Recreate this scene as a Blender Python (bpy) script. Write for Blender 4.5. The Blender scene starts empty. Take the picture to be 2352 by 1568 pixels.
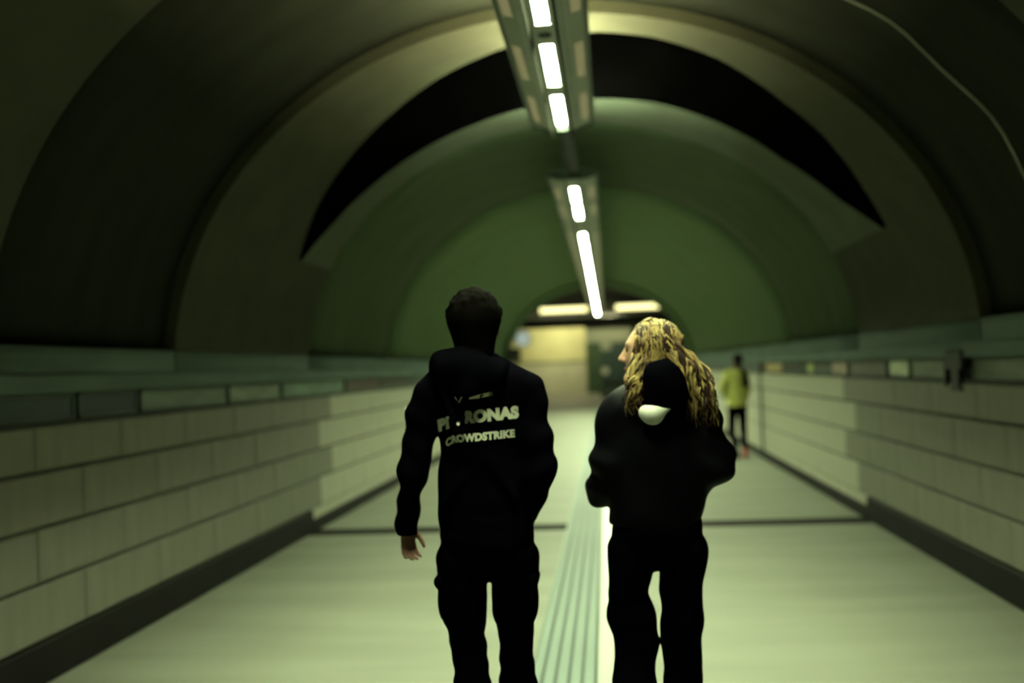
import bpy, bmesh, math, random
import numpy as np
from mathutils import Vector, Matrix
from mathutils.bvhtree import BVHTree

random.seed(7)
SC = bpy.context.scene
COL = SC.collection
pi = math.pi

# ------------------------------------------------------------------ camera
cam_data = bpy.data.cameras.new('camera')
cam = bpy.data.objects.new('camera', cam_data)
COL.objects.link(cam)
cam_data.sensor_width = 36.0
cam_data.lens = 35.0
cam.matrix_world = (Matrix.Translation((0.29, 0.0, 1.53))
                    @ Matrix.Rotation(0.09442, 4, 'Z')
                    @ Matrix.Rotation(pi / 2 + 0.02854, 4, 'X')
                    @ Matrix.Rotation(-0.038, 4, 'Z'))
cam_data.dof.use_dof = True
cam_data.dof.focus_distance = 2.75
cam_data.dof.aperture_fstop = 1.25
cam_data.clip_start = 0.05
SC.camera = cam

# ------------------------------------------------------------------ world, exposure
world = bpy.data.worlds.new('world')
SC.world = world
world.use_nodes = True
wb = world.node_tree.nodes['Background']
wb.inputs[0].default_value = (0.5, 0.6, 0.45, 1)
wb.inputs[1].default_value = 0.0
SC.view_settings.view_transform = 'Standard'
SC.view_settings.look = 'None'
SC.view_settings.exposure = 0.0
SC.view_settings.gamma = 1.0
SC.view_settings.use_curve_mapping = False
SC.cycles.use_light_tree = False
SC.cycles.max_bounces = 4
SC.cycles.diffuse_bounces = 3
SC.cycles.glossy_bounces = 2

TUBE_STRENGTH = 590.0
TUBE_STRENGTH_FAR = 345.0
TUBE_COLOR = (0.83, 1.0, 0.57)
UP_STRENGTH = 210.0
SIDE_STRENGTH = 0.16


# ------------------------------------------------------------------ materials
def new_mat(name):
    m = bpy.data.materials.new(name)
    m.use_nodes = True
    nt = m.node_tree
    return m, nt, nt.nodes['Principled BSDF']


def mat(name, col, rough=0.7, var=0.0, scale=(4, 4, 4), detail=4.0, spec=0.3, metal=0.0, bump=0.0, bscale=60.0, col2=None,
        lo=0.35, hi=0.65):
    """Principled material whose colour drifts between two tones with noise."""
    m, nt, b = new_mat(name)
    b.inputs['Roughness'].default_value = rough
    b.inputs['Specular IOR Level'].default_value = spec
    b.inputs['Metallic'].default_value = metal
    tc = nt.nodes.new('ShaderNodeTexCoord')
    if var > 0 or col2:
        mp = nt.nodes.new('ShaderNodeMapping')
        mp.inputs['Scale'].default_value = scale
        nz = nt.nodes.new('ShaderNodeTexNoise')
        nz.inputs['Scale'].default_value = 1.0
        nz.inputs['Detail'].default_value = min(detail, 2.5)
        cr = nt.nodes.new('ShaderNodeValToRGB')
        c2 = col2 or tuple(min(1, c * (1 + var)) for c in col)
        c1 = col if col2 else tuple(c * (1 - var) for c in col)
        cr.color_ramp.elements[0].position = lo
        cr.color_ramp.elements[0].color = (*c1, 1)
        cr.color_ramp.elements[1].position = hi
        cr.color_ramp.elements[1].color = (*c2, 1)
        nt.links.new(tc.outputs['Object'], mp.inputs['Vector'])
        nt.links.new(mp.outputs['Vector'], nz.inputs['Vector'])
        nt.links.new(nz.outputs['Fac'], cr.inputs['Fac'])
        nt.links.new(cr.outputs['Color'], b.inputs['Base Color'])
    else:
        b.inputs['Base Color'].default_value = (*col, 1)
    if bump > 0:
        n2 = nt.nodes.new('ShaderNodeTexNoise')
        n2.inputs['Scale'].default_value = bscale
        n2.inputs['Detail'].default_value = 1
        bp = nt.nodes.new('ShaderNodeBump')
        bp.inputs['Strength'].default_value = bump
        bp.inputs['Distance'].default_value = 0.02
        nt.links.new(tc.outputs['Object'], n2.inputs['Vector'])
        nt.links.new(n2.outputs['Fac'], bp.inputs['Height'])
        nt.links.new(bp.outputs['Normal'], b.inputs['Normal'])
    return m


def emis(name, col, strength):
    m, nt, b = new_mat(name)
    b.inputs['Base Color'].default_value = tuple(c * 0.12 for c in col) + (1,)
    b.inputs['Emission Color'].default_value = (*col, 1)
    b.inputs['Emission Strength'].default_value = strength
    return m


M = {}
M['floor'] = mat('floor_stone', (0.195, 0.197, 0.162), 0.6, 0.085, (0.5, 2.6, 1.0), 5, 0.12)
M['joint'] = mat('dark_joint', (0.012, 0.011, 0.010), 0.8, 0.2, (8, 8, 8), spec=0.05)
M['metal'] = mat('strip_metal', (0.155, 0.19, 0.172), 0.6, 0.10, (6, 0.4, 1), 3, 0.2, 0.0)
M['metal_edge'] = mat('strip_edge_metal', (0.15, 0.17, 0.135), 0.46, 0.05, (6, 0.4, 1), 3, 0.6, 0.9)
M['groove'] = mat('strip_groove', (0.04, 0.05, 0.046), 0.6, 0.2, (8, 1, 1))
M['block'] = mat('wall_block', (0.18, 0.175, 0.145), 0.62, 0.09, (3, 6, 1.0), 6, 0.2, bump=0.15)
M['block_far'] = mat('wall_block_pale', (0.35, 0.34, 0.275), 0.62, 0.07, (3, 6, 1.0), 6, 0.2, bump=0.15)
M['mortar'] = mat('wall_mortar', (0.08, 0.08, 0.07), 0.9, 0.2, (5, 5, 5))
M['band'] = mat('frieze_back', (0.055, 0.07, 0.062), 0.6, 0.25, (2, 1.2, 5))
M['cornice'] = mat('cornice_concrete', (0.10, 0.145, 0.13), 0.8, 0.10, (2, 1.5, 5), 5, bump=0.1)
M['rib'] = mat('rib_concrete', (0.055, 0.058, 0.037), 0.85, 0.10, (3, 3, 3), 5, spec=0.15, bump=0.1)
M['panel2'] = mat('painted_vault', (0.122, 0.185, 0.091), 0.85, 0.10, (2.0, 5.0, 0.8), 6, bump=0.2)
M['panel3'] = mat('vault_dim_tone', (0.074, 0.104, 0.056), 0.85, 0.10, (2.0, 5.0, 0.8), 6, spec=0.15, bump=0.2)  # same vault, weaker light before the continuous lamps put into a darker colour
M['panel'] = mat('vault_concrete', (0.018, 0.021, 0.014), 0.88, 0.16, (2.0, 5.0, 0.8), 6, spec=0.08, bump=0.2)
M['rib_lit_tone'] = mat('rib_concrete_lit_tone', (0.088, 0.102, 0.073), 0.85, 0.10, (3, 3, 3), 5, bump=0.1)  # lighter colour imitates the bright light on the crescent past the slot
M['void'] = mat('recess_black', (0.0015, 0.0014, 0.0015), 0.9, 0.2, (3, 3, 3), spec=0.0)
M['plinth'] = mat('plinth_black', (0.009, 0.0078, 0.0076), 0.6, 0.2, (3, 3, 3), spec=0.08)
M['tube'] = emis('lamp_diffuser', TUBE_COLOR, TUBE_STRENGTH)
M['tube_far'] = emis('long_lamp_diffuser', TUBE_COLOR, TUBE_STRENGTH_FAR)
M['baffle'] = mat('baffle_black', (0.0035, 0.0035, 0.003), 1.0, 0.1, (3, 3, 3), spec=0.0)
M['tray_fill'] = emis('tray_fill_glow', TUBE_COLOR, 320.0)
M['up'] = emis('upward_diffuser', (1.0, 0.95, 0.50), UP_STRENGTH)
M['side'] = emis('side_diffuser', (1.0, 0.90, 0.42), SIDE_STRENGTH)
M['side'].cycles.emission_sampling = 'NONE'
M['yellow_tube'] = emis('yellow_lamp', (1.0, 0.93, 0.40), 2.6)
M['hall_fill'] = emis('hall_fill_lamp', (1.0, 0.96, 0.50), 100.0)  # glow of the unseen lamps added in the far hall
M['house'] = mat('fixture_metal', (0.30, 0.32, 0.27), 0.45, 0.08, (3, 3, 3), spec=0.5, metal=0.2)
M['house_dark'] = mat('fixture_side', (0.10, 0.13, 0.11), 0.5, 0.15, (3, 3, 3))
M['black'] = mat('black_paint', (0.012, 0.013, 0.013), 0.6, 0.2, (6, 6, 6))
M['cloth'] = mat('black_cotton', (0.0016, 0.0014, 0.0026), 0.95, 0.25, (14, 14, 14), spec=0.0)
M['hood'] = mat('black_cotton_hood', (0.0013, 0.0012, 0.0021), 0.95, 0.2, (14, 14, 14), spec=0.0)
M['jacket'] = mat('black_nylon', (0.0020, 0.0019, 0.0031), 0.55, 0.3, (10, 10, 10), spec=0.03)
M['jean'] = mat('black_trousers', (0.0014, 0.0013, 0.0024), 0.95, 0.2, (12, 12, 12), spec=0.0)
M['shoe'] = mat('black_shoe', (0.010, 0.010, 0.011), 0.6, 0.2, (12, 12, 12))
M['sole'] = mat('shoe_sole', (0.10, 0.10, 0.09), 0.7, 0.1, (12, 12, 12))
M['skin'] = mat('skin', (0.38, 0.22, 0.14), 0.55, 0.08, (14, 14, 14), spec=0.3)
M['skin_man'] = mat('skin_tan', (0.17, 0.085, 0.06), 0.6, 0.08, (14, 14, 14), spec=0.2)
M['skin_dark'] = mat('skin_deep', (0.10, 0.050, 0.035), 0.55, 0.08, (14, 14, 14), spec=0.3)
M['lip'] = mat('lip', (0.40, 0.14, 0.11), 0.5)
M['eye'] = mat('eye', (0.35, 0.33, 0.28), 0.2, col2=(0.05, 0.04, 0.03), scale=(40, 40, 40))
M['hair_dark'] = mat('dark_brown_hair', (0.0018, 0.0014, 0.0012), 0.95, 0.3, (30, 30, 10), spec=0.01)
M['hair_black'] = mat('black_hair', (0.010, 0.008, 0.008), 0.8, 0.3, (30, 30, 30), spec=0.1)
M['hair_gold'] = mat('golden_hair', (0.04, 0.016, 0.007), 0.7, col2=(0.31, 0.215, 0.072), scale=(17, 17, 8), detail=3, lo=0.36,
                     hi=0.56, spec=0.25)
M['hair_gold2'] = mat('golden_lock', (0.075, 0.032, 0.012), 0.7, col2=(0.36, 0.26, 0.09), scale=(15, 15, 7), detail=3, lo=0.36,
                      hi=0.54, spec=0.25)
M['hair_low'] = mat('brown_lock', (0.020, 0.0075, 0.004), 0.7, 0.3, (20, 20, 10), spec=0.15)
M['print'] = mat('pale_print', (0.62, 0.64, 0.50), 0.8, 0.05, (30, 30, 30))
M['tag'] = mat('white_lining', (0.55, 0.56, 0.47), 0.9, 0.04, (30, 30, 30))
M['yellow'] = mat('yellow_top', (0.36, 0.37, 0.10), 0.9, 0.12, (9, 9, 9))
M['redshoe'] = mat('red_shoe', (0.45, 0.12, 0.10), 0.7, 0.1, (12, 12, 12))
M['hallwall'] = mat('hall_wall', (0.50, 0.48, 0.28), 0.8, 0.08, (1, 1, 1))
M['halldado'] = mat('hall_dado', (0.46, 0.46, 0.36), 0.6, 0.08, (1, 1, 1))
M['halldark'] = mat('hall_dark', (0.05, 0.055, 0.045), 0.8, 0.1, (1, 1, 1))
M['hallmid'] = mat('hall_side', (0.16, 0.19, 0.13), 0.8, 0.1, (1, 1, 1))
M['lintel'] = mat('lintel_pale', (0.42, 0.46, 0.36), 0.6, 0.06, (2, 2, 2))
M['teal'] = mat('booth_teal', (0.045, 0.085, 0.080), 0.35, 0.2, (2, 2, 2), spec=0.5)
M['boothframe'] = mat('booth_frame', (0.09, 0.15, 0.09), 0.5, 0.1, (2, 2, 2))
M['globe'] = emis('wall_light_globe', (0.78, 0.95, 0.85), 0.42)
M['disc'] = mat('pale_disc', (0.70, 0.74, 0.66), 0.4, 0.03, (3, 3, 3))


# ------------------------------------------------------------------ helpers
def obj(name, verts, faces, m, parent=None, smooth=False, loc=None):
    me = bpy.data.meshes.new(name)
    me.from_pydata([tuple(v) for v in verts], [], [tuple(f) for f in faces])
    me.update()
    if smooth:
        me.polygons.foreach_set('use_smooth', [True] * len(me.polygons))
    me.materials.append(m)
    o = bpy.data.objects.new(name, me)
    COL.objects.link(o)
    if parent is not None:
        o.parent = parent
    if loc is not None:
        o.location = loc
    return o


def bm_obj(name, bm, m, parent=None, smooth=False, loc=None):
    bmesh.ops.recalc_face_normals(bm, faces=bm.faces)
    me = bpy.data.meshes.new(name)
    bm.to_mesh(me)
    bm.free()
    if smooth:
        me.polygons.foreach_set('use_smooth', [True] * len(me.polygons))
    me.materials.append(m)
    o = bpy.data.objects.new(name, me)
    COL.objects.link(o)
    if parent is not None:
        o.parent = parent
    if loc is not None:
        o.location = loc
    return o


def add_box(bm, x0, x1, y0, y1, z0, z1):
    vs = [bm.verts.new(p) for p in ((x0, y0, z0), (x1, y0, z0), (x1, y1, z0), (x0, y1, z0),
                                    (x0, y0, z1), (x1, y0, z1), (x1, y1, z1), (x0, y1, z1))]
    for f in ((0, 3, 2, 1), (4, 5, 6, 7), (0, 1, 5, 4), (1, 2, 6, 5), (2, 3, 7, 6), (3, 0, 4, 7)):
        bm.faces.new([vs[i] for i in f])
    return vs


def box(name, x0, x1, y0, y1, z0, z1, m, parent=None, bevel=0.0, loc=None):
    bm = bmesh.new()
    add_box(bm, x0, x1, y0, y1, z0, z1)
    if bevel > 0:
        bmesh.ops.bevel(bm, geom=bm.edges[:], offset=bevel, segments=1, affect='EDGES')
    return bm_obj(name, bm, m, parent, loc=loc)


def tube_bm(bm, pts, radii, seg=8, cap=True):
    """Swept tube through pts; radii is a number or a list."""
    n = len(pts)
    pts = [Vector(p) for p in pts]
    if not isinstance(radii, (list, tuple)):
        radii = [radii] * n
    rings = []
    prev = None
    for i, p in enumerate(pts):
        t = (pts[min(i + 1, n - 1)] - pts[max(i - 1, 0)]).normalized()
        if prev is None:
            a = Vector((0, 0, 1)) if abs(t.z) < 0.9 else Vector((1, 0, 0))
            u = t.cross(a).normalized()
        else:
            u = (prev - t * prev.dot(t)).normalized()
        prev = u
        v = t.cross(u)
        rings.append([bm.verts.new(p + (u * math.cos(2 * pi * k / seg) + v * math.sin(2 * pi * k / seg)) * radii[i])
                      for k in range(seg)])
    for a, b in zip(rings, rings[1:]):
        for k in range(seg):
            bm.faces.new((a[k], a[(k + 1) % seg], b[(k + 1) % seg], b[k]))
    if cap:
        bm.faces.new(rings[0][::-1])
        bm.faces.new(rings[-1])


def tube(name, pts, r, m, parent=None, seg=8):
    bm = bmesh.new()
    tube_bm(bm, pts, r, seg)
    return bm_obj(name, bm, m, parent, smooth=True)


def disc_bm(bm, c, r, depth, axis='y', seg=24):
    """Short cylinder around c along an axis."""
    mt = Matrix.Translation(c)
    if axis == 'y':
        mt = mt @ Matrix.Rotation(pi / 2, 4, 'X')
    elif axis == 'x':
        mt = mt @ Matrix.Rotation(pi / 2, 4, 'Y')
    bmesh.ops.create_cone(bm, cap_ends=True, segments=seg, radius1=r, radius2=r, depth=depth, matrix=mt)


def empty(name, loc=(0, 0, 0), rz=0.0, parent=None):
    o = bpy.data.objects.new(name, None)
    COL.objects.link(o)
    o.location = loc
    o.rotation_euler = (0, 0, rz)
    o.empty_display_size = 0.1
    if parent is not None:
        o.parent = parent
    return o


def tag(o, label, cat, group=None):
    o['label'] = label
    o['category'] = cat
    if group:
        o['group'] = group
    return o


def struct(o):
    o['kind'] = 'structure'
    return o


# ------------------------------------------------------------------ floor
HW = 2.67                       # half width of the passage
Y0, YJ, YE, YH = -4.0, 9.65, 30.0, 60.0
floor = struct(empty('floor', (0, 0, 0)))
box('floor_paving', -6.5, -0.16, Y0, YJ - 0.19, -0.1, 0.0, M['floor'], floor)
box('floor_paving', 0.28, 6.5, Y0, YJ - 0.19, -0.1, 0.0, M['floor'], floor)
box('floor_paving', -6.5, -0.16, YJ + 0.19, YH + 1, -0.1, 0.0, M['floor'], floor)
box('floor_paving', 0.28, 6.5, YJ + 0.19, YH + 1, -0.1, 0.0, M['floor'], floor)
box('expansion_joint', -6.5, -0.16, YJ - 0.19, YJ + 0.19, -0.1, -0.004, M['joint'], floor)
box('expansion_joint', 0.28, 6.5, YJ - 0.19, YJ + 0.19, -0.1, -0.004, M['joint'], floor)

# ribbed metal strip down the middle
trim = struct(empty('trim_1', (0.06, 0, 0)))
box('strip_bed', -0.22, 0.22, Y0, YH - 8, -0.1, -0.012, M['groove'], trim)
rib_me = None
for k in range(5):
    x = -0.185 + k * 0.066
    if rib_me is None:
        r = box('metal_rib', -0.026, 0.026, Y0, YH - 8, -0.02, 0.002, M['metal'], trim, 0.004, loc=(x, 0, 0))
        rib_me = r.data
    else:
        r = bpy.data.objects.new('metal_rib', rib_me)
        COL.objects.link(r)
        r.parent = trim
        r.location = (x, 0, 0)
box('metal_edge', 0.118, 0.215, Y0, YH - 8, -0.02, 0.003, M['metal_edge'], trim, 0.004)
box('metal_edge', -0.22, -0.213, Y0, YH - 8, -0.02, 0.003, M['metal_edge'], trim)

# ------------------------------------------------------------------ side walls
COURSES = [(0.22, 0.515), (0.515, 0.80), (0.80, 1.09), (1.09, 1.335)]
BL = 0.92
block_mesh = {}


def block_data(h, L, far=False):
    key = (round(h, 3), round(L, 3), far)
    if key not in block_mesh:
        bm = bmesh.new()
        add_box(bm, -0.03, 0.0, 0.0025, L - 0.004, 0.011, h - 0.011)
        bmesh.ops.bevel(bm, geom=bm.edges[:], offset=0.005, segments=1, affect='EDGES')
        bmesh.ops.recalc_face_normals(bm, faces=bm.faces)
        me = bpy.data.meshes.new('block')
        bm.to_mesh(me)
        bm.free()
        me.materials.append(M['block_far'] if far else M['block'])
        block_mesh[key] = me
    return block_mesh[key]


for side, nm in ((-1, 'left'), (1, 'right')):
    wall = struct(empty('wall_' + nm, (side * HW, 0, 0), 0.0 if side > 0 else pi))
    # in the wall frame +x points into the masonry, so mirrored y runs backwards on the left
    sy = 1 if side > 0 else -1

    def wbox(name, x0, x1, y0, y1, z0, z1, m, bev=0.0):
        ya, yb = sorted((sy * y0, sy * y1))
        return box(name, x0, x1, ya, yb, z0, z1, m, wall, bev)
    wbox('wall_core', 0.016, 0.30, Y0, YE, 0.0, 1.335, M['mortar'])
    wbox('frieze_back', 0.045, 0.30, Y0, YE, 1.335, 1.50, M['band'])
    wbox('sill', 0.004, 0.045, Y0, YE, 1.335, 1.347, M['black'])
    wbox('cornice', -0.012, 0.32, Y0, YE, 1.50, 1.60, M['cornice'], 0.006)
    base = struct(empty('baseboard_' + nm, (side * HW, 0, 0), 0.0 if side > 0 else pi))
    for (ya, yb, hh) in ((Y0, YJ, 0.215), (YJ, YE, 0.13)):
        a, b = sorted((sy * ya, sy * yb))
        box('plinth', -0.015, 0.1, a, b, 0.0, hh, M['plinth'], base, 0.006)
    # blocks, one object each
    for ci, (z0, z1) in enumerate(COURSES):
        y = 2.6 + (ci % 2) * BL / 2
        while y < 22.0:
            L = BL
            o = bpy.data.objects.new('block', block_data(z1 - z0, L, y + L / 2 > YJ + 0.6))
            COL.objects.link(o)
            o.parent = wall
            dx = random.uniform(-0.002, 0.002)
            o.location = (0.028 + dx, sy * y if sy > 0 else -y - L, z0)
            y += L
        a, b = sorted((sy * y, sy * YE))
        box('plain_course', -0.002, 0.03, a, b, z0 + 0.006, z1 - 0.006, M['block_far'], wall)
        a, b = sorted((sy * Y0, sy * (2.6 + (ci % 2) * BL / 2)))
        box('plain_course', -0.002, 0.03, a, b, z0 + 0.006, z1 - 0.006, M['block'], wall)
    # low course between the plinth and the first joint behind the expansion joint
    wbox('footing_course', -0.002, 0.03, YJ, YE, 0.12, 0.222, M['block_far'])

box('movement_joint', 2.655, 2.69, 15.85, 15.98, 0.12, 1.5, M['groove'], bpy.data.objects['wall_right'])
bpy.data.objects['movement_joint'].matrix_parent_inverse = bpy.data.objects['wall_right'].matrix_world.inverted() if False else Matrix.Translation((-HW, 0, 0))

# ------------------------------------------------------------------ vault
VA, VB, VZ = HW, 2.30, 1.60
NT = 72
ceiling = struct(empty('ceiling', (0, 0, 0)))


def vp(th, off, y):
    return (math.cos(th) * (VA + off), y, VZ + math.sin(th) * (VB + off))


def vault(name, y0, y1, off, m, th0=0.0, th1=pi, ny=None, thick=0.25, nt=NT):
    """A closed arched band of some thickness."""
    ny = ny or max(2, int((y1 - y0) / 1.0))
    V, Fc = [], []
    for layer in (off, off + thick):
        for i in range(nt + 1):
            th = th0 + (th1 - th0) * i / nt
            for j in range(ny + 1):
                V.append(vp(th, layer, y0 + (y1 - y0) * j / ny))
    N = (nt + 1) * (ny + 1)

    def ix(l, i, j):
        return l * N + i * (ny + 1) + j
    for i in range(nt):
        for j in range(ny):
            Fc.append((ix(0, i, j), ix(0, i, j + 1), ix(0, i + 1, j + 1), ix(0, i + 1, j)))
            Fc.append((ix(1, i, j), ix(1, i + 1, j), ix(1, i + 1, j + 1), ix(1, i, j + 1)))
        Fc.append((ix(0, i, 0), ix(0, i + 1, 0), ix(1, i + 1, 0), ix(1, i, 0)))
        Fc.append((ix(0, i, ny), ix(1, i, ny), ix(1, i + 1, ny), ix(0, i + 1, ny)))
    for j in range(ny):
        Fc.append((ix(0, 0, j), ix(1, 0, j), ix(1, 0, j + 1), ix(0, 0, j + 1)))
        Fc.append((ix(0, nt, j), ix(0, nt, j + 1), ix(1, nt, j + 1), ix(1, nt, j)))
    o = obj(name, V, Fc, m, ceiling)
    me = o.data
    me.polygons.foreach_set('use_smooth', [len(p.vertices) == 4 and abs(p.normal.y) < 0.5 for p in me.polygons])
    return o


TH0 = math.asin(0.15 / VB)      # panels start above a low kerb
PD = 0.085                      # depth of the panels behind the ribs
vault('vault_rib', Y0, 4.5, 0.0, M['rib'])
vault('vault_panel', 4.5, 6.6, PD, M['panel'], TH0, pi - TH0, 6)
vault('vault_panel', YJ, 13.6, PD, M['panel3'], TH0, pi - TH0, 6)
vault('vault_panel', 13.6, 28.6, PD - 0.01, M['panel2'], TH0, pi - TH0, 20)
vault('vault_rib', 28.6, YE, 0.0, M['panel2'])
for (a, b) in ((4.5, 6.6), (YJ, 28.6)):
    vault('vault_kerb', a, b, 0.0, M['cornice'], 0.0, TH0, nt=3)
    vault('vault_kerb', a, b, 0.0, M['cornice'], pi - TH0, pi, nt=3)
for (a, b) in ((Y0, 4.5), (6.6, YJ), (28.6, YE)):
    vault('vault_kerb', a, b, -0.006, M['cornice'], 0.0, TH0, nt=3, thick=0.02)
    vault('vault_kerb', a, b, -0.006, M['cornice'], pi - TH0, pi, nt=3, thick=0.02)

# broad rib with a lens-shaped opening at its crown
NEAR = [(0.408, 7.80), (0.555, 7.74), (0.74, 7.52), (0.905, 7.39), (1.12, 7.10), (1.306, 6.98), (1.466, 6.98), (1.717, 7.18),
        (1.927, 7.45), (2.09, 7.72), (2.295, 8.02), (2.50, 8.31), (2.70, 8.66)]
FAR = [(0.408, 7.92), (0.56, 8.42), (0.795, 8.70), (1.067, 8.68), (1.276, 8.66), (1.47, 8.76), (1.714, 8.90), (1.902, 9.0),
       (2.11, 9.05), (2.31, 9.05), (2.53, 8.95), (2.70, 8.74)]


def interp(tab, t):
    return float(np.interp(t, [a for a, _ in tab], [b for _, b in tab]))


ta, tb = 0.408, 2.70
V, Fc = [], []
NL = 64


def rib_strip(tA, tB, f0, f1, n, ny=4):
    base_i = len(V)
    for i in range(n + 1):
        th = tA + (tB - tA) * i / n
        for j in range(ny + 1):
            V.append(vp(th, 0.0, f0(th) + (f1(th) - f0(th)) * j / ny))
    for i in range(n):
        for j in range(ny):
            a = base_i + i * (ny + 1) + j
            Fc.append((a, a + 1, a + ny + 2, a + ny + 1))


rib_strip(0, ta, lambda t: 6.6, lambda t: YJ, 12, 8)
rib_strip(tb, pi, lambda t: 6.6, lambda t: YJ, 12, 8)
rib_strip(ta, tb, lambda t: 6.6, lambda t: interp(NEAR, t), NL)
for yy in (6.6, YJ):              # end faces of the rib
    bi = len(V)
    for i in range(NT + 1):
        th = pi * i / NT
        V.append(vp(th, 0.0, yy))
        V.append(vp(th, 0.3, yy))
    for i in range(NT):
        Fc.append((bi + 2 * i, bi + 2 * i + 1, bi + 2 * i + 3, bi + 2 * i + 2))
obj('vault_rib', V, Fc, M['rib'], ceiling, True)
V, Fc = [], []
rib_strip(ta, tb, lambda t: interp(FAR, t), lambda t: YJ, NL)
obj('vault_rib', V, Fc, M['rib_lit_tone'], ceiling, True)
V, Fc = [], []                   # the black slot behind the opening
SD = 1.1
for i in range(NL + 1):
    th = ta + (tb - ta) * i / NL
    n, f = interp(NEAR, th), interp(FAR, th)
    V += [vp(th, 0.0, n), vp(th, SD, n), vp(th, SD, f), vp(th, 0.0, f)]
for i in range(NL):
    for k in range(3):
        a = 4 * i + k
        Fc.append((a, a + 1, a + 5, a + 4))
for e in (0, 4 * NL):
    Fc.append((e, e + 1, e + 2, e + 3))
o = obj('joint_recess', V, Fc, M['void'], ceiling)
o['label'] = 'black lens-shaped slot in the vault above the floor joint'

# thin conduit clipped to the vault, right-hand side
pts = []
for i in range(25):
    th = 0.28 + i * (1.45 - 0.28) / 24
    pts.append(vp(th, PD - 0.02, 5.5 + 0.03 * math.sin(i)))
o = tube('vault_conduit', pts, 0.007, M['house'], None, 6)
tag(o, 'thin pale conduit curving up the dark vault on the right', 'conduit')

# ------------------------------------------------------------------ light fixtures
FX, FZ = 0.03, 3.31


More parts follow.
